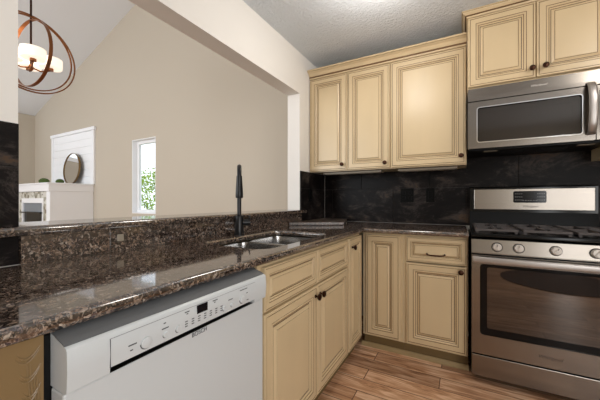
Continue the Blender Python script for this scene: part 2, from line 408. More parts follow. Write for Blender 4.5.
# tiles (each tile a bevelled slab on a grout bed)
def tiles(name, label, plane, spans, z0, z1, rows, bed_pad=0.0):
    """plane 'Y': spans in x on the wall y=0; plane 'X': spans in y on the wall x=0"""
    bb = B('slate', 'grout'); g = 0.0016
    lo = min(a for a, _ in spans[0]); hi = max(q for _, q in spans[0])
    if plane == 'Y': bb.box(lo, hi, -0.006, -0.0005, z0, z1, mi=1)
    else: bb.box(0.0005, 0.006, lo, hi, z0, z1, mi=1)
    for (ra, rb), sp in zip(rows, spans):
        for a, q in sp:
            if plane == 'Y': bb.box(a+g, q-g, -0.012, -0.005, ra+g, rb-g, 0.001, seg=1)
            else: bb.box(0.005, 0.012, a+g, q-g, ra+g, rb-g, 0.001, seg=1)
    return tag(bb.done(name), label, 'backsplash')
R1 = (0.926, 1.243); R2 = (1.243, 1.44)
tiles('tile_backsplash', 'large dark slate tiles on the wall behind the range and back countertop', 'Y',
      [[(0.013, 0.1), (0.1, 0.71), (0.71, 1.32), (1.32, 1.93), (1.93, 2.54)], [(0.013, 0.405), (0.405, 1.015), (1.015, 1.655), (1.655, 2.265), (2.265, 2.54)], [(0.013, 0.1), (0.1, 0.71), (0.71, 1.32), (1.32, 1.93), (1.93, 2.54)]],
      0.926, 1.56, [R1, (1.243, 1.398), (1.398, 1.56)] and [R1, (1.243, 1.50), (1.50, 1.56)])
tiles('tile_backsplash', 'narrow strip of dark slate tile on the left wall between pass-through and corner', 'X',
      [[(-0.528, -0.31), (-0.31, -0.013)], [(-0.528, -0.013)]], 0.926, 1.40, [R1, (1.243, 1.40)])
tiles('tile_backsplash', 'dark slate tile column on the wall at the left edge beside the pass-through', 'X',
      [[(-3.0, YL)], [(-3.0, YL)]], 0.926, 1.385, [(0.926, 1.243), (1.243, 1.385)])

# ------------------------------------------------------------------ granite
XF = 0.628
sinkholes = [rrect(0.145, 0.535, -1.80, -1.475, 0.05), rrect(0.145, 0.535, -1.445, -1.12, 0.05)]
one_hole = [rrect(0.145, 0.535, -1.80, -1.12, 0.06)]
ct = slab('granite_countertop', [(0.003, -3.05), (XF, -3.05), (XF, -0.655), (1.31, -0.655), (1.31, -0.013), (0.013, -0.013), (0.013, -0.55), (0.003, -0.55)], one_hole, 0.893, 0.925, 0.013, 'granite')
tag(ct, 'polished brown speckled granite countertop running L-shaped over the base cabinets', 'countertop')
gb = B('granite').box(0.002, 0.022, YL+0.0008, YJ-0.002, 0.926, 1.0175).done('granite_upstand')
tag(gb, 'brown granite backsplash strip on the half wall below the ledge', 'backsplash')
gl = slab('granite_ledge', [(-0.22, YL+0.004), (-0.128, YL+0.004), (0.014, YL+0.004), (0.014, -3.0), (0.05, -3.0), (0.05, YJ+0.04), (0.014, YJ+0.04), (0.014, YJ-0.003), (-0.22, YJ-0.003)], [], 1.019, 1.051, 0.013, 'granite')
tag(gl, 'raised brown granite bar ledge capping the pass-through half wall', 'ledge')
hg = M['granite'].copy(); hg.name = 'honed_granite'; M['honed'] = hg
hp_ = hg.node_tree.nodes['Principled BSDF']; hp_.inputs['Roughness'].default_value = 0.3; hp_.inputs['IOR'].default_value = 1.5
gs = slab('granite_slab', [(0.03, -0.76), (0.41, -0.515), (0.27, -0.05), (0.03, -0.05)], [], 0.9255, 0.953, 0.004, 'honed')
tag(gs, 'loose slab of brown granite lying in the countertop corner behind the sink', 'slab')

# ------------------------------------------------------------------ cabinets
def door_mesh(W, Hh, inset=0.0, raised=True, s=1.0):
    """raised panel door: local x 0..W, z 0..H, back at y=0, front at y=-0.021"""
    bb = B('cab', 'glaze', 'glaze2')
    k = min(s, 1.0)
    prof = [(0.0, 0.0, 0), (0.0, -0.017, 0), (0.003, -0.0205, 0), (0.0105, -0.0205, 0), (0.0115, -0.0185, 1), (0.0140, -0.0185, 1), (0.0150, -0.021, 0),
            (0.046, -0.021, 0), (0.047, -0.019, 1), (0.049, -0.019, 1), (0.0505, -0.021, 0), (0.056, -0.0205, 0), (0.060, -0.0165, 0), (0.0615, -0.0155, 1), (0.0635, -0.0155, 1), (0.068, -0.0125, 0), (0.0705, -0.0095, 0), (0.0740, -0.0095, 2), (0.0765, -0.011, 0), (0.088, -0.0175, 0), (0.089, -0.0165, 1), (0.0907, -0.0165, 1), (0.092, -0.019, 0)]
    rects = [(i*k, W-i*k, i*k, Hh-i*k, y) for i, y, m in prof]
    mats = [prof[i+1][2] for i in range(len(prof)-1)]+[0]
    bb.rings(rects, mats)
    return bb
def knob(parent, x, z, y=-0.021):
    bb = B('bronze'); bb.lathe([(0.0, 0), (0.009, 0), (0.009, 0.003), (0.005, 0.006), (0.005, 0.014), (0.013, 0.018), (0.0175, 0.024), (0.0165, 0.030), (0.008, 0.034), (0, 0.035)], (x, y, z), '-Y', 20)
    return bb.done('knob', parent, True)
def door(parent, x, z, W, Hh, y, s=1.0, kn=None, name='door'):
    d = door_mesh(W, Hh, s=s).done(name, parent, loc=(x, y, z))
    if kn: knob(d, kn[0]-x, kn[1]-z)
    return d

# base cabinets on the back wall: empties at (x, 0, 0), front towards -y
def base_cabinet(label, loc, rz, W, depth=0.59, toe=0.10, ztop=0.892, side=True, y0=-0.014):
    t = thing('base_cabinet', label, 'cabinet', loc, rz)
    bb = B('cab'); bb.box(0, W, -depth+0.02, y0, toe, ztop); bb.done('body', t)
    # face frame
    bb = B('cab', 'glaze'); f = 0.022
    bb.box(0, f, -depth, -depth+0.019, toe, ztop); bb.box(W-f, W, -depth, -depth+0.019, toe, ztop)
    bb.box(f, W-f, -depth, -depth+0.019, ztop-0.022, ztop); bb.box(f, W-f, -depth, -depth+0.019, toe, toe+0.02)
    bb.done('face_frame', t)
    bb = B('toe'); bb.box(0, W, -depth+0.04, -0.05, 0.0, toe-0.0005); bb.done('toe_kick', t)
    return t
ZT, ZM, ZD = 0.874, 0.702, 0.690   # drawer top, drawer bottom, door top
ZDB = 0.112
t = base_cabinet('cream corner base cabinet with one tall narrow door beside the inside corner', (0.60, 0, 0), 0, 0.298)
door(t, 0.026, ZDB, 0.250, ZT-ZDB, -0.5905)
t = base_cabinet('cream base cabinet with one drawer above one door, left of the range', (0.899, 0, 0), 0, 0.407)
dr = door(t, 0.022, ZM, 0.378, ZT-ZM, -0.5905, s=0.62, name='drawer')
bb = B('bronze'); px0, px1, pz = 1.058-0.921, 1.168-0.921, 0.766-ZM-0.003
for q in (px0, px1): bb.lathe([(0, 0), (0.007, 0), (0.006, 0.004), (0.004, 0.008), (0.004, 0.022), (0.0, 0.022)], (q, -0.021, pz), '-Y', 14)
bb.tube([(px0-0.004, -0.041, pz+0.004), (px0+0.004, -0.044, pz-0.002), (px0+0.03, -0.047, pz-0.005), ((px0+px1)/2, -0.048, pz-0.006), (px1-0.03, -0.047, pz-0.005), (px1-0.004, -0.044, pz-0.002), (px1+0.004, -0.041, pz+0.004)], [0.003, 0.0045, 0.004, 0.0055, 0.004, 0.0045, 0.003], 10)
bb.done('pull', dr, True)
door(t, 0.022, ZDB, 0.378, ZD-ZDB, -0.5905, kn=(0.367, 0.661))

# left run: rotated so that local x -> +Y, local -y -> +X
def left_x(yw, y_start): return yw-y_start
t = base_cabinet('cream base cabinet with one slim full-height door between sink cabinet and corner', (0, -0.945, 0), PI/2, 0.283, y0=-0.003)
door(t, 0.004, ZDB, 0.275, ZT-ZDB, -0.5905, s=0.9, kn=(0.055, 0.812))
# sink base: sides and open top so that the bowls hang inside
t = thing('sink_cabinet', 'cream sink cabinet with two doors under two false drawer fronts', 'cabinet', (0, -1.925, 0), PI/2)
W = 0.978
bb = B('cab'); bb.box(0, 0.016, -0.57, -0.003, 0.10, 0.892); bb.box(W-0.016, W, -0.57, -0.003, 0.10, 0.892); bb.box(0.016, W-0.016, -0.57, -0.003, 0.10, 0.116); bb.box(0.016, W-0.016, -0.012, -0.003, 0.116, 0.892)
bb.done('body', t)
bb = B('cab'); bb.box(0, 0.026, -0.59, -0.571, 0.10, 0.892); bb.box(W-0.022, W, -0.59, -0.571, 0.10, 0.892)
bb.box(0.026, W-0.022, -0.59, -0.571, 0.870, 0.892); bb.box(0.026, W-0.022, -0.59, -0.571, 0.10, 0.12); bb.box(0.026, W-0.022, -0.59, -0.571, 0.68, 0.712); bb.box(0.475, 0.505, -0.59, -0.571, 0.12, 0.68); bb.box(0.475, 0.505, -0.59, -0.571, 0.712, 0.87)
bb.done('face_frame', t)
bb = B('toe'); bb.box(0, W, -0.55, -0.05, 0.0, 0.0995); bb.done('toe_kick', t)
door(t, 0.022, ZM, 0.464, ZT-ZM, -0.5905, s=0.62, name='false_drawer_front')
door(t, 0.492, ZM, 0.464, ZT-ZM, -0.5905, s=0.62, name='false_drawer_front')
door(t, 0.022, ZDB, 0.464, ZD-ZDB, -0.5905, kn=(0.462, 0.640))
door(t, 0.492, ZDB, 0.464, ZD-ZDB, -0.5905, kn=(0.518, 0.640))

# end cabinet left of the dishwasher, tan pilaster with a carved leaf
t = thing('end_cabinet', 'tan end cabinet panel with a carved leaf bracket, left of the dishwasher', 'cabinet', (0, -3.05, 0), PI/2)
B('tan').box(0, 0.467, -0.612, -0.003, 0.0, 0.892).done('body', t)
bb = B('tan', 'glaze')
u0 = 0.463
for k in range(4):
    z1_ = 0.876-k*0.034; L_ = 0.034-0.004*k
    for wv in (0.0, 0.005):
        st = [(u0-L_*(j/7)-wv*0.3, -0.6115-0.0015*math.sin(PI*j/7), z1_-0.020*math.sin(PI*0.75*j/7)-wv*1.4+0.010*(j/7)**3) for j in range(8)]
        bb.tube(st, [0.0008, 0.0014, 0.0018, 0.0020, 0.0018, 0.0016, 0.0012, 0.0006], 8)
for q in range(4):
    bb.tube([(u0-0.020+0.005*q, -0.6112, 0.862-0.014*q), (u0-0.016+0.004*q, -0.612, 0.80), (u0-0.012+0.003*q, -0.612, 0.72), (u0-0.010+0.0025*q, -0.6112, 0.55)], 0.0016, 8)
bb.done('carved_leaf', t, True)

# ------------------------------------------------------------------ upper cabinets
ZU0, ZU1 = 1.403, 2.276
def crown(x0, x1, yf, z0, z1, proj, ret_left=False):
    bb = B('cab', 'glaze')
    # profile in (y,z) going from bottom back up to the top; glaze in the grooves
    h = z1-z0
    pr = [(yf+0.03, z0), (yf-0.002, z0), (yf-0.006, z0+0.010), (yf-0.006, z0+0.018), (yf-0.010, z0+0.022), (yf-0.014, z0+h*0.36), (yf-0.026, z0+h*0.62), (yf-proj+0.006, z0+h*0.78), (yf-proj+0.004, z0+h*0.80), (yf-proj, z0+h*0.84), (yf-proj, z1-0.004), (yf-proj+0.004, z1), (yf+0.03, z1)]
    xl = x0-(proj if ret_left else 0)
    n = len(pr)
    # mitred left end: x shifts with projection
    A = []; Bv = []
    for y, z in pr:
        off = max(0.0, yf-y)
        A.append(bb.bm.verts.new((x0-off if ret_left else x0, y, z))); Bv.append(bb.bm.verts.new((x1, y, z)))
    fs = []
    for i in range(n):
        f = bb.bm.faces.new((A[i], A[(i+1) % n], Bv[(i+1) % n], Bv[i])); f.material_index = 1 if i in (2, 3, 7) else 0
    bb.bm.faces.new(Bv)
    if not ret_left: bb.bm.faces.new(A[::-1])
    else:
        R = []
        for y, z in pr:
            off = max(0.0, yf-y); R.append(bb.bm.verts.new((x0-off if off > 0 else x0+0.02, 0.0-0.002, z)))
        for i in range(n):
            if i in (0, n-1, n-2): continue
            f = bb.bm.faces.new((A[i], R[i], R[(i+1) % n], A[(i+1) % n])); f.material_index = 1 if i in (2, 3, 7) else 0
        bb.bm.faces.new((A[1], A[0], R[1])); bb.bm.faces.new((A[n-2], R[n-2], A[n-1]))
    return bb
def upper_cabinet(name, label, x0, x1, yf, z0, z1, doors):
    """yf: front of the face frame"""
    t = thing(name, label, 'cabinet', (x0, 0, z0)); W = x1-x0; Hh = z1-z0
    B('cab').box(0, W, yf+0.02, -0.013, 0.0, Hh).done('body', t)
    bb = B('cab'); bb.box(0, W, yf, yf+0.0195, -0.004, Hh); bb.done('face_frame', t)
    for dx, dz, dw, dh, k in doors:
        door(t, dx-x0, dz-z0, dw, dh, yf-0.0005, kn=(k[0]-x0, k[1]-z0))
    return t
yu = -0.327
upper_cabinet('wall_cabinet', 'cream wall cabinet with two narrow doors next to the left wall', 0.004, 0.7525, yu, ZU0, ZU1,
              [(0.008, 1.407, 0.367, 0.860, (0.338, 1.455)), (0.381, 1.407, 0.367, 0.860, (0.713, 1.447))])
upper_cabinet('wall_cabinet', 'cream wall cabinet with one wide door, left of the microwave', 0.7535, 1.301, yu, ZU0, ZU1,
              [(0.758, 1.407, 0.538, 0.860, (1.265, 1.465))])
cr = crown(0.003, 1.301, yu-0.012, ZU1+0.001, 2.352, 0.052).done('crown_molding')
tag(cr, 'lower cream crown molding topping the wall cabinets left of the microwave', 'molding')
yc = -0.43
CX0, CX1, CZ0, CZ1 = 1.305, 2.068, 1.91, 2.415
upper_cabinet('wall_cabinet', 'cream wall cabinet with two doors directly above the microwave', CX0, CX1, yc, CZ0, CZ1,
              [(1.309, 1.925, 0.375, 0.483, (1.664, 1.979)), (1.689, 1.925, 0.375, 0.483, (1.731, 1.982))])
cr = crown(CX0-0.001, 2.60, yc-0.012, 2.4155, ZC-0.001, 0.035, True).done('crown_molding')
tag(cr, 'upper cream crown molding touching the ceiling above the microwave cabinet', 'molding')
upper_cabinet('wall_cabinet', 'cream wall cabinet at the right edge beyond the microwave', 2.0695, 2.60, yc+0.1, 1.41, CZ1,
              [(2.075, 1.42, 0.52, 0.98, (2.11, 1.48))])
# slim under-cabinet lamps
def ucl(x0, x1, label):
    t = thing('under_cabinet_light', label, 'lamp', ((x0+x1)/2, -0.22, 1.3985), 0, None)
    hw = (x1-x0)/2
    B('greywhite').box(-hw, hw, -0.05, 0.05, -0.018, 0.0, 0.004).done('housing', t)
    B('greywhite').box(-hw+0.02, hw-0.02, -0.035, 0.035, -0.021, -0.0182, 0.001).done('lens', t)
ucl(0.11, 0.66, 'slim under-cabinet light below the pair of narrow doors')
ucl(0.80, 1.24, 'slim under-cabinet light below the wide door left of the microwave')

# ------------------------------------------------------------------ microwave
t = thing('microwave', 'stainless steel over-the-range microwave hanging under the cabinet', 'microwave', (1.307, 0, 1.484))
W, Hh = 0.760, 0.424
B('blackmat').box(0.002, W-0.002, -0.425, -0.014, 0.006, Hh).done('body', t)
bb = B('blackmat'); bb.box(0.01, W-0.01, -0.42, -0.03, 0.0, 0.0055)
bb.done('underside', t)
bb = B('steel'); bb.prism([(-0.4255, 0.336), (-0.462, 0.336), (-0.462, 0.36), (-0.455, 0.424), (-0.4255, 0.424)], 'X', 0.0, W)
vs = bb.done('vent_strip', t)
text('Whirlpool', 0.020, 'logolight', 'logo', vs, (0.39, -0.4592, 0.383), (PI/2-0.1, 0, 0), shear=0.3)
# door with rounded window
def ring_plate(bb, outer, inner, y0, y1, mi=0):
    """plate between two closed loops of equal count, from y0 (back) to y1 (front)"""
    n = len(outer)
    A = [bb.bm.verts.new((x, y1, z)) for x, z in outer]; I = [bb.bm.verts.new((x, y1, z)) for x, z in inner]
    A2 = [bb.bm.verts.new((x, y0, z)) for x, z in outer]; I2 = [bb.bm.verts.new((x, y0, z)) for x, z in inner]
    fs = []
    for k in range(n):
        j = (k+1) % n
        fs += [bb.bm.faces.new((A[k], A[j], I[j], I[k])), bb.bm.faces.new((A2[j], A2[k], I2[k], I2[j])), bb.bm.faces.new((A[j], A[k], A2[k], A2[j])), bb.bm.faces.new((I[k], I[j], I2[j], I2[k]))]
    bb.mi(fs, mi)
DW_ = 0.655
bb = B('steel'); out = rrect(0.0, DW_, 0.008, 0.330, 0.006); inn = rrect(0.055, 0.598, 0.049, 0.289, 0.016)
ring_plate(bb, out, inn, -0.427, -0.462)
dd = bb.done('door', t)
B('microglass').box(0.053, 0.600, -0.450, -0.43, 0.047, 0.291).done('window', dd)
bb = B('chrome'); ring_plate(bb, rrect(0.0525, 0.6005, 0.0465, 0.2915, 0.018), rrect(0.058, 0.595, 0.052, 0.286, 0.014), -0.462, -0.4645)
bb.done('window_trim', dd)
bb = B('microglass'); ring_plate(bb, rrect(0.060, 0.593, 0.054, 0.284, 0.014), rrect(0.10, 0.553, 0.085, 0.25, 0.01), -0.450, -0.4508)
bb.done('window_border', dd)
bb = B('handle')
hp = [(0.632, -0.465, 0.040), (0.632, -0.488, 0.055), (0.632, -0.505, 0.10), (0.632, -0.515, 0.18), (0.632, -0.512, 0.25), (0.632, -0.498, 0.315), (0.632, -0.475, 0.345), (0.632, -0.465, 0.350)]
sec = [(-0.020, 0), (-0.014, -0.009), (0.0, -0.012), (0.014, -0.009), (0.020, 0), (0.012, 0.006), (-0.012, 0.006)]
rg = []
for x, y, z in hp: rg.append([bb.bm.verts.new((x+a, y+c_, z)) for a, c_ in sec])
for a, c_ in zip(rg, rg[1:]):
    for k in range(len(sec)): bb.bm.faces.new((a[k], a[(k+1) % len(sec)], c_[(k+1) % len(sec)], c_[k]))
bb.bm.faces.new(rg[0][::-1]); bb.bm.faces.new(rg[-1])
bb.done('handle', dd, True)
bb = B('steel'); bb.box(DW_+0.003, W, -0.462, -0.427, 0.008, 0.330, 0.002); cp = bb.done('control_panel', t)
B('display').box(DW_+0.018, W-0.012, -0.4635, -0.4622, 0.05, 0.30).done('keypad', cp)
for q in (0.10, 0.60): B('greywhite').box(q, q+0.08, -0.37, -0.33, -0.004, -0.0005, 0.001).done('lamp_lens', t)
bb = B('blackmat')
for q in (0.2, 0.42):
    for k in range(7): bb.box(q, q+0.15, -0.30+k*0.02, -0.288+k*0.02, -0.003, -0.0005)
bb.done('vent_grille', t)

# ------------------------------------------------------------------ range
RX = 1.322; W = 0.762
t = thing('range', 'stainless steel gas range standing between the base cabinets', 'stove', (RX, 0, 0))
bb = B('blackmat'); bb.box(0.0, W, -0.64, -0.02, 0.03, 0.905); bb.box(0.03, W-0.03, -0.60, -0.05, 0.0, 0.0295)
bb.done('body', t)
bb = B('black'); bb.box(0.0, W, -0.672, -0.10, 0.9055, 0.928, 0.006, seg=3); bb.done('cooktop', t)
# control panel, leaning slightly
bb = B('steel'); bb.prism([(-0.6405, 0.806), (-0.690, 0.806), (-0.690, 0.812), (-0.680, 0.892), (-0.6405, 0.904)], 'X', 0.002, W-0.002)
cp = bb.done('control_panel', t)
kx = [1.458, 1.564, 1.733, 1.900, 2.005]
for i, q in enumerate(kx):
    kb = B('knobgrey'); kb.lathe([(0, 0), (0.024, 0), (0.0245, 0.004), (0.0225, 0.007), (0.022, 0.022), (0.020, 0.026), (0, 0.027)], (0, 0, 0), '-Y', 28)
    ko = kb.done('knob', cp, True, loc=(q-RX, -0.6865, 0.850)); ko.rotation_euler = (-0.12, 0, 0)
    gp = B('knobgrey', 'black'); gp.box(-0.0045, 0.0045, -0.034, -0.0275, -0.0165, 0.0165, 0.002); gp.box(-0.0012, 0.0012, -0.0352, -0.0342, 0.004, 0.015, mi=1)
    gg = gp.done('grip', ko); gg.rotation_euler = (0, (0, 0, 0.5, 0.6, 0)[i], 0)
    rb = B('blackmat'); rb.lathe([(0, 0), (0.0285, 0), (0.0275, 0.002), (0, 0.0022)], (q-RX, -0.6868, 0.850), '-Y', 28); rb.done('bezel', cp, True)
# oven door
bb = B('steel'); ring_plate(bb, rrect(0.003, W-0.003, 0.185, 0.797, 0.006), rrect(0.047, W-0.047, 0.305, 0.742, 0.02), -0.645, -0.690)
od = bb.done('oven_door', t)
B('ovenglass').box(0.045, W-0.045, -0.680, -0.648, 0.303, 0.744).done('window', od)
bb = B('black'); ring_plate(bb, rrect(0.048, W-0.048, 0.306, 0.741, 0.019), rrect(0.085, W-0.085, 0.345, 0.722, 0.01), -0.6802, -0.6815)
bb.done('window_border', od)
bb = B('handle')
bb.box(0.004, W-0.004, -0.738, -0.715, 0.752, 0.792, 0.009, seg=3)
bb.box(0.004, 0.045, -0.72, -0.6905, 0.756, 0.788, 0.004); bb.box(W-0.045, W-0.004, -0.72, -0.6905, 0.756, 0.788, 0.004)
bb.done('handle', od, True)
text('Whirlpool', 0.026, 'logo', 'badge', od, (0.385, -0.6906, 0.243), (PI/2, 0, 0), shear=0.3)
bb = B('steel'); bb.box(0.003, W-0.003, -0.690, -0.645, 0.045, 0.176, 0.004); bb.done('storage_drawer', t)
# backguard
bb = B('black'); bb.prism([(-0.02, 0.9285), (-0.128, 0.9285), (-0.118, 0.96), (-0.095, 1.045), (-0.095, 1.232), (-0.085, 1.24), (-0.02, 1.24)], 'X', 0.002, W-0.002)
bgd = bb.done('backguard', t)
bb = B('steel'); bb.box(0.033, 0.744, -0.1015, -0.0955, 1.063, 1.222, 0.003); pn = bb.done('backguard_panel', bgd)
cxp = 1.708-RX
bb = B('display', 'print', 'black'); poly = [(x, z) for x, z in rrect(cxp-0.098, cxp+0.098, 1.117, 1.204, 0.010)]
bb.prism(poly, 'Y', -0.1040, -0.1018)
for r_ in range(3):
    for q in range(4):
        if r_ < 2 or q < 9:
            bb.box(cxp-0.088+q*0.0125, cxp-0.081+q*0.0125, -0.1044, -0.1041, 1.182-r_*0.023, 1.1845-r_*0.023, mi=1)
            bb.box(cxp+0.044+q*0.0125, cxp+0.051+q*0.0125, -0.1044, -0.1041, 1.182-r_*0.023, 1.1845-r_*0.023, mi=1)
for q in range(6): bb.box(cxp-0.042+q*0.0155, cxp-0.034+q*0.0155, -0.1044, -0.1041, 1.133, 1.1365, mi=1)
dp = bb.done('display_panel', bgd)
B('black').box(cxp-0.036, cxp+0.032, -0.1050, -0.1042, 1.155, 1.193).done('screen', dp)
text('Whirlpool', 0.022, 'logo', 'logo', bgd, (cxp+0.004, -0.1019, 1.089), (PI/2, 0, 0), shear=0.3)
# burners and grates
for q, (bx, by) in enumerate([(0.17, -0.52), (0.17, -0.25), (0.38, -0.385), (0.59, -0.52), (0.59, -0.25)]):
    kb = B('blackmat', 'steel'); kb.lathe([(0, 0), (0.062, 0), (0.058, 0.006), (0.045, 0.008), (0.045, 0.014), (0, 0.015)], (bx, by, 0.9285), 'Z', 24)
    kb.done('burner', t, True)
for q, gx in enumerate((0.022, 0.268, 0.514)):
    gb_ = B('iron'); wv = 0.226; y0_, y1_ = -0.650, -0.135; zt = 0.957
    r_ = 0.0065
    for yy in (y0_+0.007, y1_-0.007): gb_.box(gx, gx+wv, yy-r_, yy+r_, zt-0.016, zt, 0.003)
    for xx in (gx+0.007, gx+wv-0.007): gb_.box(xx-r_, xx+r_, y0_, y1_, zt-0.016, zt, 0.003)
    gb_.box(gx, gx+wv, (y0_+y1_)/2-r_, (y0_+y1_)/2+r_, zt-0.015, zt-0.001, 0.003)
    gb_.box(gx+wv/2-r_, gx+wv/2+r_, y0_, y1_, zt-0.014, zt+0.0005, 0.003)
    for yy in (y0_+0.13, y1_-0.13):
        gb_.box(gx, gx+0.075, yy-r_, yy+r_, zt-0.014, zt+0.0005, 0.003); gb_.box(gx+wv-0.075, gx+wv, yy-r_, yy+r_, zt-0.014, zt+0.0005, 0.003)
    for xx in (gx+0.012, gx+wv-0.012):
        for yy in (y0_+0.012, y1_-0.012): gb_.box(xx-0.008, xx+0.008, yy-0.008, yy+0.008, 0.929, zt-0.014, 0.002)
    gb_.done('grate', t)

# cabinet run beyond the range (edge of the frame)
t = base_cabinet('cream base cabinet standing on the far right side of the range', (2.088, 0, 0), 0, 0.5)
door(t, 0.022, ZDB, 0.45, ZD-ZDB, -0.5905, kn=(0.06, 0.66)); door(t, 0.022, ZM, 0.45, ZT-ZM, -0.5905, s=0.62, name='drawer')
o = slab('granite_countertop', [(2.087, -0.655), (2.62, -0.655), (2.62, -0.013), (2.087, -0.013)], [], 0.893, 0.925, 0.013, 'granite')
tag(o, 'short brown granite countertop on the right side of the range', 'countertop')

# ------------------------------------------------------------------ dishwasher (local x -> +Y, local -y -> +X)
DY = -2.577
t = thing('dishwasher', 'white built-in dishwasher with button panel under the granite countertop', 'dishwasher', (0, DY, 0), PI/2)
W = 0.606
bb = B('blackmat'); bb.box(-0.004, W+0.02, -0.60, -0.01, 0.10, 0.884); bb.box(0.02, W-0.02, -0.56, -0.05, 0.0, 0.0995); bb.done('body', t)
bb = B('dw'); bb.box(0.008, W, -0.652, -0.602, 0.115, 0.786, 0.004); dd = bb.done('door', t)
bb = B('dw', 'blackmat')
# curved front panel: profile in (y,z), pocket for the grip in the middle
prf = [(-0.602, 0.789), (-0.658, 0.789), (-0.663, 0.792), (-0.666, 0.830), (-0.664, 0.866), (-0.660, 0.871), (-0.640, 0.876), (-0.602, 0.8865)]
gx0, gx1 = 0.081, 0.544
bb.prism(prf, 'X', 0.008, gx0); bb.prism(prf, 'X', gx1, W)
prm = [(-0.602, 0.803), (-0.6645, 0.803), (-0.666, 0.830), (-0.664, 0.866), (-0.660, 0.871), (-0.640, 0.876), (-0.602, 0.8865)]
bb.prism(prm, 'X', gx0, gx1)
M['dwshade'] = plain('dishwasher_top_shade', srgb(96, 98, 100), 0.4)  # dark grey paints the counter's shadow onto the dishwasher top
B('dwshade').prism([(-0.655, 0.8728), (-0.640, 0.8770), (-0.602, 0.8875), (-0.602, 0.8910), (-0.640, 0.8800), (-0.655, 0.8745)], 'X', 0.008, W).done('top_shade', t)
bb.box(gx0, gx1, -0.625, -0.602, 0.787, 0.803, mi=1); bb.box(gx0, gx1, -0.6535, -0.6252, 0.7865, 0.7885, mi=1)
fp = bb.done('control_panel', t, True)
# inset plate outline
bb = B('dwgrey'); 
bb.box(gx0-0.001, gx1, -0.6649, -0.6630, 0.8595, 0.8601); bb.box(gx0-0.0008, gx0, -0.6664, -0.664, 0.803, 0.8595)
bb.done('panel_seam', fp)
# scoop of the grip on the door
bb = B('dw')
n = 14; a0, a1 = 0.24, 0.40
for k in range(n):
    pass
poly = [(0.22, 0.786), (0.26, 0.776), (0.32, 0.771), (0.38, 0.776), (0.42, 0.786)]
bb.prism(poly, 'Y', -0.6535, -0.6515)
bb.done('grip', dd)
def on_panel(z):  # front of the panel at height z
    return -0.666+abs(z-0.830)*0.055
def pbtn(u, z, r, name='button'):
    u -= 0.013
    kb = B('dw', 'dwgrey'); kb.lathe([(0, 0), (r*1.16, 0), (r*1.16, 0.0006)], (u, on_panel(z)+0.0006, z), '-Y', 24, mi=1)
    kb.lathe([(0, 0.0006), (r, 0.0006), (r*0.98, 0.0035), (r*0.85, 0.0045), (0, 0.0047)], (u, on_panel(z)+0.0006, z), '-Y', 24); kb.done(name, fp, True)
pbtn(0.169, 0.822, 0.0125); pbtn(0.217, 0.820, 0.007); pbtn(0.252, 0.820, 0.008); pbtn(0.410, 0.819, 0.007); pbtn(0.444, 0.819, 0.006); pbtn(0.490, 0.822, 0.0115)
B('display').box(0.297, 0.333, -0.6665, -0.6640, 0.836, 0.858).done('display', fp)
bb = B('dwgrey')
def mark(u, z, w_, h_=0.0024, d_=0.013): u -= d_; B('dwgrey').box(u, u+w_, on_panel(z)-0.0006, on_panel(z)+0.003, z, z+h_).done('printed_mark', fp)
for q in range(7):
    u = 0.272+q*0.0205
    for r_ in range(3): mark(u, 0.828-r_*0.0062, 0.008)
for u, z, w_ in [(0.129, 0.829, 0.018), (0.133, 0.818, 0.006), (0.207, 0.834, 0.018), (0.212, 0.846, 0.006), (0.272, 0.851, 0.014), (0.277, 0.846, 0.005), (0.366, 0.852, 0.018), (0.371, 0.847, 0.005), (0.428, 0.836, 0.018), (0.480, 0.850, 0.036), (0.510, 0.835, 0.007), (0.512, 0.812, 0.010)]: mark(u, z, w_)
text('BOSCH', 0.016, 'dwgrey', 'logo', dd, (0.316, -0.6542, 0.7790), (PI/2, 0, 0))

# ------------------------------------------------------------------ sink and faucet
t = thing('kitchen_sink', 'stainless steel double bowl sink set under the granite countertop', 'sink', (0.34, -1.46, 0.71))
def bowl(y0, y1, name):
    bb = B('sink'); x0, x1 = -0.197, 0.197; top_ = 0.180; loops = []
    for ins, z, r in ((-0.006, top_+0.0005, 0.055), (0.002, top_-0.002, 0.055), (0.006, top_-0.05, 0.055), (0.012, 0.03, 0.055), (0.030, 0.004, 0.05), (0.06, 0.0, 0.04)):
        loops.append([bb.bm.verts.new((x, y, z)) for x, y in rrect(x0+ins, x1-ins, y0+ins, y1-ins, r)])
    for a, c_ in zip(loops, loops[1:]):
        n = len(a)
        for k in range(n): bb.bm.faces.new((a[k], a[(k+1) % n], c_[(k+1) % n], c_[k]))
    bb.bm.faces.new(loops[-1])
    o = bb.done(name, t, True)
    md = o.modifiers.new('thickness', 'SOLIDIFY'); md.thickness = 0.0015; md.offset = 1
    kb = B('chrome', 'blackmat'); yc_ = (y0+y1)/2
    kb.lathe([(0, 0.001), (0.045, 0.001), (0.042, 0.004), (0.03, 0.003), (0.028, 0.0015), (0, 0.0015)], (0, yc_, 0), 'Z', 28); kb.done('drain', o, True)
bowl(-0.338, -0.012, 'bowl'); bowl(0.012, 0.338, 'bowl')
bb = B('sink'); bb.box(-0.19, 0.19, -0.0135, 0.0135, 0.150, 0.181, 0.004); bb.done('divider', t)

t = thing('faucet', 'tall matte black pull-down faucet standing behind the sink', 'faucet', (0.095, -1.452, 0.9255), math.radians(-49))
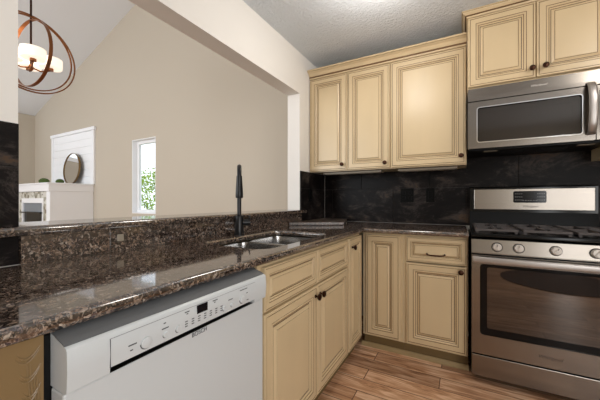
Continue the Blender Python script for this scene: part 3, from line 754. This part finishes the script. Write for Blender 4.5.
# local x points from the base towards the camera-side of the bowl
bb = B('faucet'); bb.lathe([(0, 0), (0.031, 0), (0.031, 0.006), (0.0265, 0.010), (0.026, 0.108), (0.022, 0.118), (0.0125, 0.122), (0, 0.122)], (0, 0, 0), 'Z', 28); bb.done('base', t, True)
pts = [(0, 0, 0.118), (0, 0, 0.33)]
for k in range(1, 13):
    a = PI*k/12; pts.append((0.062-0.062*math.cos(a), 0, 0.345+0.062*math.sin(a)))
bb = B('faucet'); bb.tube(pts, 0.0128, 16); bb.done('spout', t, True)
bb = B('faucet'); bb.lathe([(0, 0), (0.0195, 0), (0.0215, 0.006), (0.0210, 0.03), (0.0175, 0.085), (0.0155, 0.125), (0, 0.125)], (0.124, 0, 0.222), 'Z', 24); sh = bb.done('spray_head', t, True)
bb = B('faucet'); bb.box(0.138, 0.146, -0.005, 0.005, 0.262, 0.292, 0.002); bb.done('spray_button', sh)
ha = math.radians(60)
bb = B('faucet'); bb.tube([(0.0, 0.022, 0.075), (0.0, 0.066, 0.075)], [0.021, 0.020], 20); bb.tube([(0, 0.056, 0.085), (0.002, 0.060, 0.100), (0.004, 0.064, 0.118)], [0.0055, 0.005, 0.004], 12)
bb.done('handle', t, True)

# ------------------------------------------------------------------ outlets
def outlet(label, loc, rz, mat='outlet', switch=False, w_=0.115, h_=0.125):
    t = thing('wall_outlet' if not switch else 'wall_switch', label, 'outlet' if not switch else 'switch', loc, rz)
    pl = B(mat).box(-w_/2, w_/2, -0.006 if mat != 'granite' else -0.002, 0.0, 0, h_, 0.002 if mat != 'granite' else 0).done('cover_plate', t)
    bb = B(mat, 'blackmat')
    if switch: bb.box(-0.016, 0.016, -0.010, -0.0062, 0.03, h_-0.03, 0.002); bb.done('rocker', t)
    else:
        for q in ((-0.028, 0.028) if w_ > 0.09 else (0.0,)):
            for z_ in ((0.040, 0.082) if h_ > 0.1 else (0.040,)): B(mat if mat != 'granite' else 'greywhite').box(q-0.014, q+0.014, -0.0085, -0.0062, z_-0.014, z_+0.014, 0.002).done('socket', t)
    return t
outlet('black double outlet on the slate backsplash, left of the black switch', (0.833, -0.0125, 1.118), 0)
outlet('black rocker switch on the slate backsplash between the outlet and the range', (1.027, -0.0125, 1.118), 0, switch=True, w_=0.072)
outlet('black outlet on the slate tile beside the end of the granite ledge', (0.0125, -0.345, 1.118), PI/2, w_=0.072)
outlet('brown stone-look outlet plate set in the granite backsplash strip below the ledge', (0.0225, -2.118, 0.940), PI/2, 'granite', w_=0.072, h_=0.07)

# ------------------------------------------------------------------ ceiling lamps
def flush(label, x, y, en):
    t = thing('ceiling_light', label, 'lamp', (x, y, ZC))
    bb = B('bronze'); bb.lathe([(0, 0), (0.135, 0), (0.135, -0.018), (0.128, -0.022), (0, -0.022)], (0, 0, 0), 'Z', 36); bb.done('canopy', t, True)
    bb = B('dome'); bb.lathe([(0.125, -0.0225), (0.130, -0.040), (0.117, -0.065), (0.085, -0.084), (0.040, -0.092), (0, -0.094)], (0, 0, 0), 'Z', 36); bb.done('glass_dome', t, True)
    l = bpy.data.lights.new('bulb', 'POINT'); l.energy = en; l.color = (1.0, 0.955, 0.90); l.shadow_soft_size = 0.13
    lo = bpy.data.objects.new('bulb', l); C.objects.link(lo); lo.parent = t; lo.location = (0, 0, -0.26)
    return t
flush('round flush dome light glowing on the kitchen ceiling', 0.86, -1.17, 10)
flush('added unseen round dome light on the ceiling out of frame, in front of the range', 2.3, -1.3, 9)  # second dome lamp is an added, unseen light source

# ------------------------------------------------------------------ living room
FX1 = -4.565; FX0 = -6.25
t = thing('fireplace', 'white fireplace surround with mosaic stone face in the living room', 'fireplace', (0, 0, 0))
bb = B('white')
bb.box(FX0, FX0+0.16, -0.64, -0.003, 0, 1.285); bb.box(FX1-0.13, FX1, -0.64, -0.003, 0, 1.285)
bb.box(FX0+0.16, FX1-0.13, -0.60, -0.003, 1.15, 1.285)
bb.box(FX0+0.16, FX1-0.13, -0.3, -0.003, 0, 1.15)
bb.done('surround', t)
bb = B('white'); bb.box(FX0-0.02, FX1+0.015, -0.665, -0.003, 1.2855, 1.40, 0.004); bb.box(FX0-0.03, FX1+0.03, -0.685, -0.003, 1.4005, 1.425, 0.004); bb.done('mantel_shelf', t)
bb = B('mosaic')
sx0, sx1 = FX0+0.16, FX1-0.13; ix0, ix1 = -5.70, -4.84
bb.box(sx0, ix0, -0.625, -0.601, 0, 1.28); bb.box(ix1, sx1, -0.625, -0.601, 0, 1.28); bb.box(ix0, ix1, -0.625, -0.601, 1.17, 1.28); bb.box(ix0, ix1, -0.625, -0.601, 0, 0.66)
bb.done('stone_face', t)
bb = B('white', 'glassreflect', 'black')
bb.box(ix0, ix0+0.04, -0.632, -0.60, 0.66, 1.17); bb.box(ix1-0.04, ix1, -0.632, -0.60, 0.66, 1.17); bb.box(ix0+0.04, ix1-0.04, -0.632, -0.60, 1.09, 1.17); bb.box(ix0+0.04, ix1-0.04, -0.632, -0.60, 0.66, 0.74)
ins = bb.done('firebox_frame', t)
B('black').box(ix0+0.04, ix1-0.04, -0.605, -0.40, 0.74, 1.09).done('firebox', ins)
bb = B('glassreflect'); bb.box(ix0+0.042, ix1-0.042, -0.613, -0.606, 0.935, 1.089); bb.done('glass_reflection', ins); B('black').box(ix0+0.02, ix1-0.02, -0.67, -0.633, 0.915, 0.932, 0.002).done('dark_ledge', ins)  # upper pane has the glass reflection painted in; black ledge below it
# shiplap panel
t = thing('shiplap_panel', 'white shiplap panel on the wall above the fireplace mantel', 'wall panel', (0, 0, 1.4255))
bb = B('white'); hh = 2.40-1.4255; nb = 7
for k in range(nb): bb.box(-6.05, FX1-0.02, -0.022, -0.003, k*hh/nb+0.004, (k+1)*hh/nb-0.002, 0.003, seg=1)
bb.box(-6.05, FX1-0.02, -0.012, -0.002, 0, hh); bb.done('boards', t)
bb = B('white'); bb.box(-6.13, -6.05, -0.032, -0.002, 0, hh); bb.box(FX1-0.02, FX1+0.07, -0.032, -0.002, 0, hh); bb.box(-6.15, FX1+0.10, -0.045, -0.002, hh, hh+0.06, 0.005); bb.done('frame', t)
# round mirror leaning on the shiplap
t = thing('round_mirror', 'round brass-framed mirror leaning on the shiplap above the mantel', 'mirror', (-5.115, -0.11, 1.4265)); t.rotation_euler = (math.radians(-4), 0, 0)
R_ = 0.295
bb = B('gold'); bb.lathe([(R_-0.008, 0.0), (R_, 0.0), (R_, 0.03), (R_-0.008, 0.03), (R_-0.008, 0.0)], (0, 0, R_), '-Y', 56); bb.done('frame', t, True)
bb = B('mirror'); bb.lathe([(0, 0.006), (R_-0.0085, 0.006), (R_-0.0085, 0.018), (0, 0.018)], (0, 0, R_), '-Y', 56); bb.done('glass', t)
def mossball(x, y, r, label):
    bb = B('moss'); bmesh.ops.create_icosphere(bb.bm, subdivisions=4, radius=1)
    for v in bb.bm.verts:
        k = 1+0.13*(random.random()-0.5); v.co = Vector((v.co.x*r*1.5*k, v.co.y*r*k, max(v.co.z*r*0.8*k+r*0.7, 0)))
    o = bb.done('moss_bowl_filler', None, True, loc=(x, y, 1.427)); o.name = 'mantel_greenery'
    return tag(o, label, 'plant')
mossball(-5.30, -0.45, 0.07, 'larger clump of dark greenery on the mantel, left of the mirror')
mossball(-4.93, -0.36, 0.055, 'smaller clump of dark greenery on the mantel in front of the mirror')

# orb chandelier
OX, OY, OZ, OR = -1.69, -1.835, 2.29, 0.30
t = thing('orb_chandelier', 'bronze orb chandelier with white drum shades hanging in the living room', 'chandelier', (OX, OY, OZ))
bb = B('bronze'); bb.tube([(0, 0, -0.10), (0, 0, lz(OX)-OZ-0.02)], 0.007, 10); bb.lathe([(0, 0), (0.06, 0), (0.055, -0.025), (0, -0.03)], (0, 0, lz(OX)-OZ-0.03), 'Z', 24); bb.done('stem', t, True)
def band(rot, R, wv=0.020, th=0.004):
    bb = B('copper'); n = 72; L = []
    for k in range(n):
        a = 2*PI*k/n; c_ = Vector((math.cos(a), 0, math.sin(a)))
        L.append([bb.bm.verts.new(rot @ (c_*(R+d)+Vector((0, w2, 0)))) for d, w2 in ((0, -wv/2), (th, -wv/2), (th, wv/2), (0, wv/2))])
    for k in range(n):
        a, b2 = L[k], L[(k+1) % n]
        for q in range(4): bb.bm.faces.new((a[q], a[(q+1) % 4], b2[(q+1) % 4], b2[q]))
    return bb.done('ring', t, True)
vd = math.atan2(OY-CAMY, OX-CAMX)      # direction from camera
face = vd+PI/2
band(Matrix.Rotation(face+0.38, 3, 'Z') @ Matrix.Rotation(0.05, 3, 'X'), OR, 0.011, 0.009)
band(Matrix.Rotation(face+0.38, 3, 'Z') @ Matrix.Rotation(-0.05, 3, 'X'), OR-0.026, 0.011, 0.009)
band(Matrix.Rotation(face+PI/2+0.45, 3, 'Z'), 0.255, 0.024)
bb = B('copper')
sh_c = []
for k in range(4):
    a = face+0.1+k*PI/2; cx_, cy_ = 0.118*math.cos(a), 0.118*math.sin(a); sh_c.append((cx_, cy_))
    bb.tube([(0, 0, -0.11), (cx_*0.5, cy_*0.5, -0.125), (cx_, cy_, -0.10)], 0.006, 8); bb.lathe([(0, 0), (0.02, 0), (0.02, 0.02), (0, 0.02)], (cx_, cy_, -0.10), 'Z', 16)
bb.lathe([(0, -0.14), (0.014, -0.13), (0.018, -0.11), (0.01, -0.09), (0, -0.09)], (0, 0, 0), 'Z', 16)
bb.done('arms', t, True)
for cx_, cy_ in sh_c:
    sb = B('shade'); sb.lathe([(0.0, -0.04), (0.072, -0.04), (0.078, -0.03), (0.078, 0.035), (0.074, 0.035), (0.070, -0.03), (0.0, -0.035)], (cx_, cy_, -0.04), 'Z', 28); sb.done('shade', t, True)
l = bpy.data.lights.new('chandelier_bulbs', 'POINT'); l.energy = 3; l.color = (1, 0.82, 0.62); l.shadow_soft_size = 0.06
lo = bpy.data.objects.new('chandelier_bulbs', l); C.objects.link(lo); lo.parent = t; lo.location = (0, 0, 0.06)

# outside the narrow window: lawn and a leafy shrub
g = B('grass').box(-12, 2, 0.2, 14, -0.3, -0.2).done('lawn'); struct(g)
def shrub(label, loc, h, r, n, seed):
    rnd = random.Random(seed)
    t = thing('shrub', label, 'shrub', loc)
    bb = B('bark')
    for k in range(9):
        a = rnd.random()*2*PI; q = rnd.uniform(0.3, 1)*r
        bb.tube([(0.03*math.cos(a), 0.03*math.sin(a), 0), (q*0.4*math.cos(a), q*0.4*math.sin(a), h*0.45), (q*math.cos(a), q*math.sin(a), h*rnd.uniform(0.8, 1))], [0.02, 0.012, 0.005], 6)
    bb.done('branches', t, True)
    bb = B('leaf')
    for k in range(n):
        a = rnd.random()*2*PI; z = h*rnd.uniform(0.25, 1.0); q = r*math.sqrt(rnd.random())*(1.1-0.5*abs(z/h-0.55)); c_ = Vector((q*math.cos(a), q*math.sin(a), z))
        d = Vector((rnd.uniform(-1, 1), rnd.uniform(-1, 1), rnd.uniform(-0.4, 1))).normalized()*rnd.uniform(0.05, 0.09); s_ = d.orthogonal().normalized()*d.length*0.28
        vs = [bb.bm.verts.new(c_), bb.bm.verts.new(c_+d*0.5+s_), bb.bm.verts.new(c_+d), bb.bm.verts.new(c_+d*0.5-s_)]
        bb.bm.faces.new(vs)
    bb.done('foliage', t, recalc=False)
shrub('leafy green shrub growing outside the narrow living room window', (-5.35, 2.0, -0.2), 2.05, 0.95, 3200, 3)

# dark round rug seen only as a reflection in the oven glass
o = B('rug').lathe([(0, 0), (0.68, 0), (0.68, 0.008), (0, 0.008)], (2.45, -3.85, 0.0005), 'Z', 48).done('round_rug')
tag(o, 'dark round rug on the wood floor, seen only as a reflection in the oven door', 'rug')
